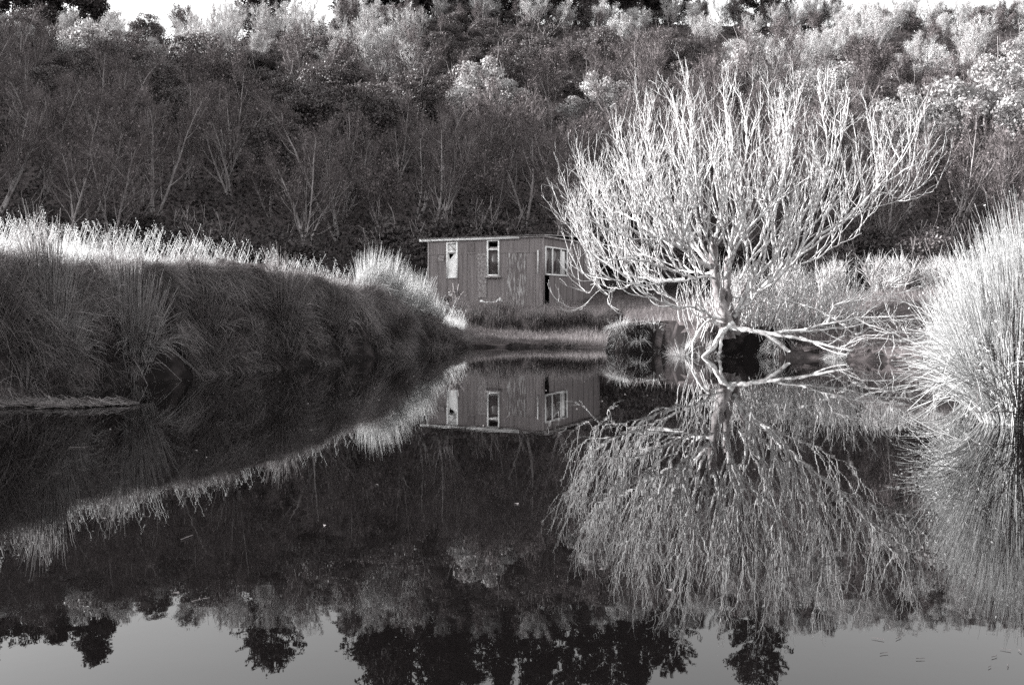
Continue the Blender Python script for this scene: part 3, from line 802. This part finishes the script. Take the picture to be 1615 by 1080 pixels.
kind('sunlitA', proto_leafy(6.5, 5.4, 34, 9500, 'leaf_sunlit', 0.32, (0.06, 0.13)), 'evergreen with billowing crown coloured as sunlit on the hillside', 'tree', 'evergreens coloured as sunlit on the hillside')
kind('sunlitB', proto_leafy(4.4, 5.0, 32, 8500, 'leaf_sunlit', 0.12, (0.06, 0.12)), 'low evergreen coloured as sunlit on the hillside', 'tree', 'evergreens coloured as sunlit on the hillside')

def place(key, x, y, s=1.0, rz=None, sink=0.1, z=None, label=None):
    rec = KINDS[key]
    o = rec[0] if not rec[1] else copy_tree(rec[0])
    rec[1] = True
    o.location = (x, y, (tz(x, y) if z is None else z) - sink)
    o.rotation_euler = (0, 0, random.uniform(0, 6.28) if rz is None else rz)
    o.scale = (s * random.uniform(0.92, 1.08), s * random.uniform(0.92, 1.08), s)
    q = x / y
    zone_h = 'at the foot of the hill' if y < 60 else ('low on the slope' if y < 76 else ('halfway up the slope' if y < 94 else 'just below the ridge'))
    zone_x = 'beyond the near bank' if q < -0.28 else ('beyond the bank end' if q < -0.1 else ('behind the hut' if q < 0.06 else ('behind the willow' if q < 0.4 else 'behind the tall rushes')))
    o['label'] = LOOK[key] + ' ' + zone_h + ' ' + zone_x
    return o

# trees that can be picked out one by one: bearing (pixels from the axis) and elevation give the spot on the slope
def on_slope(bx, el):
    y = 24.7 / (0.5 - el)
    return bx * y, y
special = [('sunlitA', 1560, 275, 1.5), ('sunlitA', 1600, 200, 1.3), ('sunlitA', 1440, 260, 1.2), ('sunlitB', 1165, 140, 1.5), ('sunlitA', 1290, 215, 1.1),
           ('sunlitA', 780, 215, 1.05), ('sunlitA', 930, 220, 1.0), ('sunlitB', 325, 140, 1.2), ('sunlitB', 145, 135, 1.1), ('sunlitB', 250, 118, 0.5),
           ('sunlitB', 1590, 110, 0.8), ('sunlitB', 1420, 125, 0.7), ('sunlitB', 620, 130, 0.6),
           ('brightB', 540, 140, 1.0), ('brightB', 600, 135, 1.1), ('brightB', 650, 150, 1.0), ('brightA', 580, 110, 1.0), ('brightA', 640, 105, 1.0),
           ('brightA', 1275, 110, 0.9), ('brightA', 420, 95, 0.9), ('brightA', 480, 85, 0.9), ('brightA', 370, 85, 0.8)]
taken = []
for k, px, py, s in special:
    x, y = on_slope((px - 807) / 1570, (485 - py) / 1570)
    place(k, x, y, s); taken.append((x, y, 3.0 * s)); taken.append((x * 0.965, y * 0.965, 2.5))
# the rest of the wood
cand = 0
counts = {}
def far_enough(x, y, m):
    for a, b, r in taken:
        if (a - x) ** 2 + (b - y) ** 2 < (m * 0.5 + r * 0.5) ** 2: return False
    return True
tries = 0
placed = 0
while placed < 330 and tries < 9000:
    tries += 1
    y = 51 + 68 * random.random() ** 1.15
    x = random.uniform(-0.56, 0.56) * y
    if not far_enough(x, y, 3.0 if y > 62 else 2.7): continue
    h = (y - 51) / 68
    patch = float(vnoise(np.array([x * 0.07 + 3]), np.array([y * 0.07]))[0]) + 0.5 + random.uniform(-.12, .12)
    if y < 55:
        k = random.choice(['shrub', 'shrub', 'bareA', 'leafB', 'bareB'])
    elif h > 0.5 and x > -25:
        k = random.choice(['brightA', 'brightB', 'brightA', 'bareC']) if patch > 0.42 else random.choice(['leafA', 'leafB', 'bareC', 'leafB'])
    elif h > 0.45:
        k = random.choice(['leafB', 'leafA', 'bareC', 'brightB']) if patch < 0.6 else random.choice(['brightA', 'bareC'])
    else:
        k = random.choice(['bareA', 'bareB', 'bareC', 'bareD', 'bareD']) if patch > 0.34 else random.choice(['leafA', 'leafC', 'leafB', 'bareC', 'bareB'])
    s = random.uniform(0.8, 1.15) * (0.78 if h > 0.5 else 1.0) * (0.8 if y > 106 else 1.0)
    place(k, x, y, s); taken.append((x, y, 3.0)); placed += 1

for i in range(60):                                                         # the fringe of the wood along the ridge
    y = random.uniform(111, 121); x = -0.56 * y + 1.12 * y * (i + random.random()) / 60
    if -46 < x < -27 and i % 3: continue
    place(random.choice(['brightA', 'bareC', 'brightB', 'leafB']), x, y, random.uniform(0.6, 0.85))
for i in range(40):
    y = random.uniform(49.5, 57); x = random.uniform(-0.56, 0.56) * y
    if -6 < x < 8 and y < 54: continue
    place('shrub', x, y, random.uniform(0.8, 1.3))

# undergrowth: the tangle of leaves between the trunks
b = Buf()
n = 150000
uy = 50 + 72 * R.random(n) ** 1.3; ux = R.uniform(-0.58, 0.58, n) * uy
cl = vnoise(ux * 0.55, uy * 0.55) + 0.5
uz = terrain(ux, uy) + R.random(n) * (0.25 + 2.3 * cl ** 1.6)
cards(b, np.stack([ux, uy, uz], -1), R.uniform(0.07, 0.18, n), np.tile(np.array([0, -0.2, 0.6]), (n, 1)))
tag(b.build('undergrowth', M['leaf_under']), 'dense dark undergrowth covering the slope between the trees', 'undergrowth', kind='stuff')

# conifers along the skyline
KINDS_C = [proto_conifer(13, 9.5, 0.10, False, 0.05), proto_conifer(13, 8.5, 0.28, True, 0.2), proto_conifer(12, 11.0, 0.08, True, 0.04)]
CL = ['dark spreading conifer on the left end of the ridge', 'lone round headed pine with open branches on the ridge', 'dark broad crowned pine on the ridge']
used = [False] * 3
for px, y, k, s, lab in [(-30, 118, 0, 1.05, 0), (30, 120, 2, .95, 0), (85, 119, 0, .9, 0), (140, 118, 0, 1.05, 0), (418, 119, 1, .98, 1),
                         (575, 120, 2, .8, 2), (610, 121, 0, 1.1, 2), (650, 119, 2, 1.25, 2), (700, 121, 0, 1.15, 2), (735, 123, 2, .9, 2), (790, 121, 0, .82, 2), (845, 120, 0, .95, 2),
                         (905, 119, 2, .85, 2), (960, 121, 2, .9, 2), (1010, 120, 0, .8, 2), (1055, 121, 2, .7, 2), (1195, 120, 2, .82, 2)]:
    x = (px - 807) / 1570 * y
    o = KINDS_C[k] if not used[k] else copy_tree(KINDS_C[k])
    used[k] = True
    o.location = (x, y, tz(x, y) - 0.2); o.rotation_euler = (0, 0, random.uniform(0, 6)); o.scale = (s, s, s)
    tag(o, ['dark conifer in the clump closing the ridge above the grassy bank', CL[1], 'dark broad pine in the row along the ridge'][lab], 'tree',
        [ 'conifers above the grassy bank', None, 'pines along the ridge'][lab])

# ------------------------------------------------------------------ rushes, tussocks, grasses
def rush(name, loc, n, h, base_r, spread, mats, width, droop=0.15, lean=(0, 0), segs=6, sides=3, arch=0.25, flecks=0):
    """one clump: stems fanning from a tight base; some arch over"""
    b = Buf()
    a = R.uniform(0, 2 * np.pi, n); q = np.sqrt(R.random(n))
    base = np.stack([np.cos(a) * q * base_r, np.sin(a) * q * base_r, np.full(n, -0.08)], -1)
    gz = terrain(base[:, 0] + loc[0], base[:, 1] + loc[1]) - loc[2]
    base[:, 2] = np.where(gz + loc[2] < 0, -0.1, gz - 0.06)
    sp = spread * q * R.uniform(0.5, 1.25, n)
    arching = R.random(n) < arch
    sp = np.where(arching, sp * 1.7, sp)
    d = unit(np.stack([np.cos(a) * sp + lean[0] + R.normal(0, .05, n), np.sin(a) * sp + lean[1] + R.normal(0, .05, n), np.ones(n)], -1))
    L = h * R.uniform(0.35, 1.05, n) ** 0.8 * (1 - 0.42 * np.clip(sp / (spread * 1.5), 0, 1))
    t = np.linspace(0, 1, segs + 1)
    dr = droop * np.where(arching, R.uniform(1.2, 3.2, n), R.uniform(0.0, 0.8, n))
    P = base[:, None] + d[:, None] * (L[:, None] * t)[..., None]
    P[..., 2] -= (dr * L)[:, None] * t ** 2.2
    hz = unit(np.stack([np.cos(a), np.sin(a), 0 * a], -1))
    P += hz[:, None] * ((dr * L * 0.5)[:, None] * t ** 2)[..., None]
    kink = (R.random(n) < 0.10) * R.uniform(0.3, 0.9, n); ka = R.uniform(0, 6.28, n); kt = R.uniform(0.35, 0.7, n)
    over = np.clip(t[None] - kt[:, None], 0, 1) * (kink * L)[:, None]            # snapped stems
    P += np.stack([np.cos(ka)[:, None] * over, np.sin(ka)[:, None] * over, -1.3 * over], -1)
    P += R.normal(0, 0.006, P.shape) * t[None, :, None]
    if loc[2] <= 0.3: P[..., 2] = np.maximum(P[..., 2], -0.1)
    W = width * R.uniform(0.7, 1.2, n)[:, None] * (1 - 0.75 * t ** 2)
    if sides == 1:
        ribbons(b, P, W, unit(np.stack([-np.sin(a), np.cos(a), 0.2 * R.normal(size=n)], -1) + 0.6 * R.normal(size=(n, 3))))
    else:
        tubes(b, P, W, sides)
    if flecks:                                                             # brown flower tufts near the tips
        j = R.integers(0, n, flecks); i = R.integers(segs // 2, segs + 1, flecks)
        cards(b, P[j, i] + R.normal(0, 0.015, (flecks, 3)), R.uniform(0.008, 0.02, flecks), aspect=2.2)
    o = b.build(name, mats)
    o.location = loc
    return o

def zpt(x, y, dz=0): return (x, y, tz(x, y) + dz)

# the tall pale rushes on the right shore
for (x, y, n, h, lab) in ((5.27, 10.35, 3600, 2.3, 'tall pale rush clump standing in the water on the right shore'),
                          (5.55, 10.05, 1300, 2.2, 'rush clump with dark stems beside the one standing in the water'),
                          (5.85, 10.9, 3200, 2.65, 'tallest pale rush clump behind the one standing in the water'),
                          (6.0, 12.3, 1500, 2.3, 'pale rush clump set back on the bank behind the tall ones')):
    tag(rush('rush_clump', (x, y, max(tz(x, y), 0.0)), n, h, 0.34, 0.39, M['rush_dark' if 'dark' in lab else 'rush_pale'], 0.006, 0.16, (0.02, 0.0), 8, 3, 0.26, 2500), lab, 'rushes', 'pale rushes on the right shore')

# rushes on the left bank
LB = [(-6.6, 14.3, 1000, 1.5, 'rush_tall', 'big rush clump on the bank face with sunlit tips'),
      (-6.1, 16.0, 1000, 1.8, 'rush_tall', 'rush clump with sunlit stems beside the biggest bank rushes'),
      (-6.95, 13.2, 420, 1.15, 'rush_mid', 'shaded arching rush clump at the near end of the bank'),
      (-5.55, 18.2, 420, 1.0, 'rush_mid', 'short arching rush clump between the big rushes and the mid bank'),
      (-4.65, 20.4, 620, 1.25, 'rush_mid', 'arching rush clump midway along the shaded bank face'),
      (-4.0, 22.6, 420, 1.05, 'rush_mid', 'loose rush clump beyond the arching one on the bank face'),
      (-3.15, 25.6, 600, 1.35, 'rush_dark', 'dark rush clump below the sunlit plume near the hut'),
      (-3.95, 27.6, 800, 2.0, 'rush_pale', 'tallest sunlit rush plume on the bank end left of the hut'),
      (-3.55, 28.4, 800, 1.9, 'rush_pale', 'sunlit rush plume next to the tallest one on the bank end'),
      (-3.3, 29.3, 700, 1.8, 'rush_pale', 'middle one of the sunlit rush plumes left of the hut'),
      (-2.95, 30.2, 700, 1.8, 'rush_pale', 'sunlit rush plume leaning towards the leafy shrub'),
      (-2.6, 30.9, 600, 1.5, 'rush_pale', 'shortest sunlit rush plume beside the leafy shrub'),
      (-2.1, 28.7, 480, 0.85, 'rush_mid', 'drooping rush clump at the far end of the bank')]
for x, y, n, h, m, lab in LB:
    pl = m == 'rush_pale'
    tag(rush('rush_clump', zpt(x, y), n, h, 0.30, 0.20 if pl else (0.22 if m == 'rush_tall' else 0.5), M[m], 0.006, 0.26, (0.12 if m != 'rush_tall' else 0.04, -0.05), 6, 3, 0.12 if pl else 0.35), lab, 'rushes', 'rushes along the left bank')
# dark rushes between shore and hut
for i in range(22):
    x = -1.9 + i * 0.25 + random.uniform(-.12, .12); y = 33.6 + random.uniform(-.5, 2.2)
    if i > 12: x += 0.25
    tag(rush('rush_clump', zpt(x, y), 360, random.uniform(0.85, 1.3) * (0.72 if i > 13 else 1), 0.26, 0.28, M['rush_dark'], 0.007, 0.12, segs=4, sides=3, arch=0.15),
        'dark upright rush clump between the far shore and the hut', 'rushes', 'dark rushes in front of the hut')
# tussocks round the willow's foot
for x, y, n, h, lab in ((2.95, 27.4, 420, 0.42, 'pale grass tussock hanging over the corner of the cut bank'),
                        (4.3, 25.2, 900, 0.75, 'pale drooping tussock beside the willow roots'),
                        (6.55, 24.5, 500, 0.5, 'pale tussock under the right hand willow root'),
                        (4.75, 24.55, 400, 0.5, 'small tussock between the willow roots'),
                        (3.45, 27.2, 260, 0.38, 'short pale tussock on the lip of the cut bank'),
                        (3.85, 27.1, 350, 0.45, 'thin tussock hanging over the middle of the cut bank'),
                        (7.6, 23.2, 700, 0.4, 'low pale tussock on the shore under the trailing boughs'),
                        (8.5, 20.5, 800, 0.6, 'grass tussock on the right shore beyond the tall rushes')):
    tag(rush('grass_tussock', zpt(x, y), n, h, 0.22, 0.8, M['tussock'], 0.005, 0.55, (-0.1, -0.25), 6, 1, 0.7), lab, 'grass tussock')

def scatter(n, x0, x1, y0, y1, cond):
    xs, ys, zs = [], [], []
    got = 0
    while got < n:
        x = R.uniform(x0, x1, 40000); y = R.uniform(y0, y1, 40000)
        sd = pond_sd(x, y)
        k = cond(x, y, sd)
        x, y = x[k], y[k]
        xs.append(x); ys.append(y); got += len(x)
    x = np.concatenate(xs)[:n]; y = np.concatenate(ys)[:n]
    return x, y, terrain(x, y)

def grass(name, m, n, area, cond, h, w, droop, lean, label, seg=3, wild=0.35, heads=0, tuft=0):
    x, y, z = scatter(n, *area, cond)
    lx, ly = np.full(n, lean[0]), np.full(n, lean[1])
    if tuft:
        k = n // tuft; j = R.integers(0, k, n)
        ja, jr = R.uniform(0, 6.28, n), 0.11 * np.sqrt(R.random(n))
        lx = lx + R.normal(0, .25, k)[j] + np.cos(ja) * 0.5; ly = ly + R.normal(0, .25, k)[j] + np.sin(ja) * 0.5
        x = x[j] + np.cos(ja) * jr; y = y[j] + np.sin(ja) * jr; z = terrain(x, y); z = np.maximum(z, 0.02)
    tall = 0.65 + 0.7 * (vnoise(x * 1.1, y * 1.1) + 0.5)
    L = R.uniform(h[0], h[1], n) * tall
    d = unit(np.stack([R.normal(lx, wild), R.normal(ly, wild), np.ones(n) * lean[2]], -1))
    t = np.linspace(0, 1, seg + 1)
    P = np.stack([x, y, z - 0.03], -1)[:, None] + d[:, None] * (L[:, None] * t)[..., None]
    P[..., 2] -= (droop * R.uniform(0.3, 1.6, n) * L)[:, None] * t ** 2
    b = Buf()
    ribbons(b, P, w * (1 - 0.8 * t)[None] * R.uniform(.7, 1.3, n)[:, None], unit(np.stack([R.normal(size=n), R.normal(size=n), 0.2 * R.normal(size=n)], -1)))
    if heads:
        x, y, z = scatter(heads, *area, cond)
        L = R.uniform(0.45, 0.8, heads) * (0.7 + 0.6 * (vnoise(x * .8 + 5, y * .8) + .5))
        d = unit(np.stack([R.normal(lean[0], .12, heads), R.normal(lean[1], .12, heads), np.ones(heads)], -1))
        P = np.stack([x, y, z - 0.03], -1)[:, None] + d[:, None] * (L[:, None] * t)[..., None]
        P[..., 0] += (0.12 * L)[:, None] * t ** 3
        tubes(b, P, np.tile(0.004 * (1 - 0.4 * t), (heads, 1)), 3)
        tip = P[:, -1]
        for k in range(9):
            cards(b, tip + np.stack([0.010 * (k - 4) + R.normal(0, .006, heads), R.normal(0, .008, heads), 0.022 * (2 - k) + R.normal(0, .012, heads)], -1), R.uniform(.006, .013, heads), aspect=3.2)
    return tag(b.build(name, m), label, 'grass', kind='stuff')

# broad-leaved weeds creeping over parts of the bank face
b = Buf()
x, y, z = scatter(9000, -10, -1.5, 8, 31, lambda x, y, s: (s > 0.1) & (s < 1.3) & (vnoise(x * 1.1, y * 0.8 + 4) > 0.08))
cards(b, np.stack([x, y, z + R.uniform(.03, .3, len(x))], -1), R.uniform(.035, .08, len(x)), np.tile(np.array([0.6, -0.3, 0.6]), (len(x), 1)), 1.4)
tag(b.build('bank_weeds', M['leaf']), 'dark broad leaved weeds in patches on the face of the bank', 'weeds', kind='stuff')
# scum and leaf litter drifted against the shore
b = Buf()
x, y, z = scatter(3200, -8, 8.5, 9, 31, lambda x, y, s: (s > -0.75 * R.random(len(s)) ** 2.5) & (s < 0.05))
n = len(x); a = R.uniform(0, 6.28, n); sz = R.uniform(.008, .03, n)
u = np.stack([np.cos(a), np.sin(a), 0 * a], -1) * sz[:, None]; v = np.stack([-np.sin(a), np.cos(a), 0 * a], -1) * sz[:, None] * .5
C = np.stack([x, y, R.uniform(.003, .007, n)], -1)
b.add(np.stack([C - u, C - v, C + u, C + v], 1), np.arange(n * 4).reshape(n, 4))
tag(b.build('shore_litter', M['rush_mid']), 'specks of leaf litter drifted along the edge of the water', 'leaf litter', kind='stuff')

left = lambda x, y: (x < -1.2)
grass('bank_grass', M['dry_grass'], 70000, (-17, -1.6, 8, 34), lambda x, y, s: (s > 0.85) & (s < 8) & left(x, y) & (x > -0.62 * y),
      (0.25, 0.5), 0.005, 0.25, (0.12, 0, 1), 'sunlit dry grass with seed heads along the top of the bank', 3, 0.25, 2000)
grass('bank_face_grass', M['face_grass'], 95000, (-10, -1.0, 7, 31), lambda x, y, s: (s > -0.05 + 0.9 * np.maximum(vnoise(x * 1.5 + 2, y * 0.9), 0)) & (s < 1.15) & (x < -1.5),
      (0.35, 0.85), 0.0045, 0.75, (0.45, -0.2, 0.9), 'long shaded grass hanging down the face of the bank', 5, 0.15, 0, 55)
grass('shore_grass', M['shore_grass'], 26000, (-3, 3.4, 29, 35), lambda x, y, s: (s > 0.05) & (s < 4.5) & (y > 29.3),
      (0.12, 0.32), 0.005, 0.4, (0, -.1, 1), 'short turf on the far shore below the rushes')
grass('meadow_grass', M['meadow_grass'], 60000, (-6, 22, 24, 51), lambda x, y, s: (s > 0.3) & ((y > 33.5) | (x > 3.2)),
      (0.2, 0.5), 0.006, 0.35, (0.05, 0, 1), 'rough meadow grass round the hut and behind the willow')
grass('right_bank_grass', M['meadow_grass'], 16000, (4.6, 14, 9, 26), lambda x, y, s: (s > 0.05),
      (0.25, 0.6), 0.005, 0.5, (-.1, -.1, 1), 'pale grass on the right bank')

# ------------------------------------------------------------------ shrubs by hut and meadow
sh = proto_leafy(1.6, 1.7, 20, 1700, 'leaf', 0.0, (0.05, 0.11))
sh.name = 'leafy_shrub'
sh.location = zpt(-2.05, 36.6, -0.05)
tag(sh, 'dark leafy shrub at the end of the bank left of the hut', 'shrub')
ms = proto_bare(1.7, 9, 0.35, 4, 4, 4, 'twig_sunlit', 0)
ms.name = 'bare_shrub'
tag(ms, 'knee high bare shrub at the back of the meadow', 'shrub', 'bare shrubs behind the willow')
for i, (x, y, s) in enumerate(((12.4, 33.5, 1.0), (13.5, 34.5, 1.0), (14.4, 33.8, .9), (11.2, 35, .95), (15.3, 35.0, 1.0), (10.0, 36, 1.0), (8.6, 37, .9))):
    o = ms if i == 0 else copy_tree(ms)
    o.location = zpt(x, y); o.rotation_euler = (0, 0, i * 1.3); o.scale = (s, s, s)
    o['label'] = 'bare shrub coloured as sunlit at the back of the meadow behind the willow'

# ------------------------------------------------------------------ things on the water and by the hut
b = Buf()
n = 1100
x = -7.4 + 2.6 * R.random(n) ** 1.5; y = 12.15 + R.normal(0, 0.22, n) * np.clip((-4.7 - x) / 1.6, .15, 1) + 0.12 * np.sin(x * 5)
L = R.uniform(.15, .5, n); a = R.normal(0, .35, n)
P = np.stack([np.stack([x - np.cos(a) * L / 2, y - np.sin(a) * L / 2, R.uniform(0.003, .04, n)], -1),
              np.stack([x, y, R.uniform(0.004, .05, n) + 0.10 * R.random(n) ** 6], -1),
              np.stack([x + np.cos(a) * L / 2, y + np.sin(a) * L / 2, R.uniform(0.003, .04, n)], -1)], 1)
tubes(b, P, np.tile(np.array([.003, .004, .003]), (n, 1)), 3)
tag(b.build('reed_litter', M['rush_mid']), 'mat of dead reed litter floating at the foot of the bank', 'reed litter', kind='stuff')

leaf_me = None
for i in range(70):
    y = random.uniform(4.0, 22); x = random.uniform(-0.45, 0.25) * y
    if pond_sd(np.array([x]), np.array([y]))[0] > -0.6: continue
    if leaf_me is None:
        b = Buf()
        k = 8; aa = np.arange(k) * 2 * np.pi / k
        V = np.vstack([[[0, 0, 0.004]], np.stack([0.015 * np.cos(aa), 0.008 * np.sin(aa) * (1 + .2 * np.cos(aa)), 0.002 + 0.004 * np.sin(aa * 2)], -1)])
        b.add(V, None, [[0, 1 + j, 1 + (j + 1) % k] for j in range(k)])
        o = b.build('floating_leaf', M['rush_mid']); leaf_me = o
    else:
        o = leaf_me.copy(); col.objects.link(o)
    o.location = (x, y, 0.003); o.rotation_euler = (0, 0, random.uniform(0, 6))
    tag(o, 'tiny pale leaf floating on the dark open water', 'leaf', 'leaves floating on the pond')

def twig_on_water(x, y, ang, L, r, m, lab, grp):
    b = Buf()
    P = grow(np.array([[-L / 2, 0, 0.004]]), np.array([[1.0, 0, 0]]), [L], 9, 0.12, np.array([0, 0, 0])); P[..., 2] = 0.004
    rr = taper([r], [r * .5], 9); tubes(b, P, rr, 5)
    o2, d2, r2, t2, p2 = spawn(P, rr, 2, .3, .8, .7)
    d2[:, 2] = 0
    tubes(b, grow(o2, d2, [L * .22] * 2, 4, .1, np.array([0, 0, 0])), taper(r2 * .6, r2 * .3, 4), 4)
    o = b.build('floating_twig', M[m]); o.location = (x, y, 0.001); o.rotation_euler = (0, 0, ang)
    tag(o, lab, 'twig', grp)
for x, y, a, L in ((-3.7, 8.5, .25, .18), (-1.68, 5.15, 1.0, .11), (-1.28, 4.05, .9, .08)):
    twig_on_water(x, y, a, L, .0025, 'rush_mid', 'short pale twig floating on the open water', 'pale twigs on the pond')
for i in range(9):
    y = random.uniform(3.25, 3.8); x = random.uniform(0.36, 0.515) * y
    twig_on_water(x, y, random.uniform(0.3, 2.6), random.uniform(.02, .055), .0012, 'dark_bark', 'small dark weed stalk floating on the reflected sky', 'dark stalks on the pond')

# white litter at the foot of the hut wall
b = Buf()
u, v = np.meshgrid(np.linspace(0, 1.0, 12), np.linspace(0, .34, 5))
hh = 0.05 + 0.11 * np.exp(-((u - .06) / .1) ** 2) + 0.2 * np.exp(-((u - .86) / .12) ** 2) + 0.05 * R.random(u.shape)
V = np.stack([u, v + .05 * R.random(u.shape), hh * (1 - ((v - .17) / .2) ** 2 * .8)], -1).reshape(-1, 3)
ii = np.arange(60).reshape(5, 12)
b.add(V, np.stack([ii[:-1, :-1], ii[:-1, 1:], ii[1:, 1:], ii[1:, :-1]], -1).reshape(-1, 4))
o = b.build('scrap_sheeting', M['white'])
o.location = zpt(-1.42, 43.9, 0.12)
tag(o, 'crumpled white sheeting lying at the foot of the hut wall', 'sheeting')
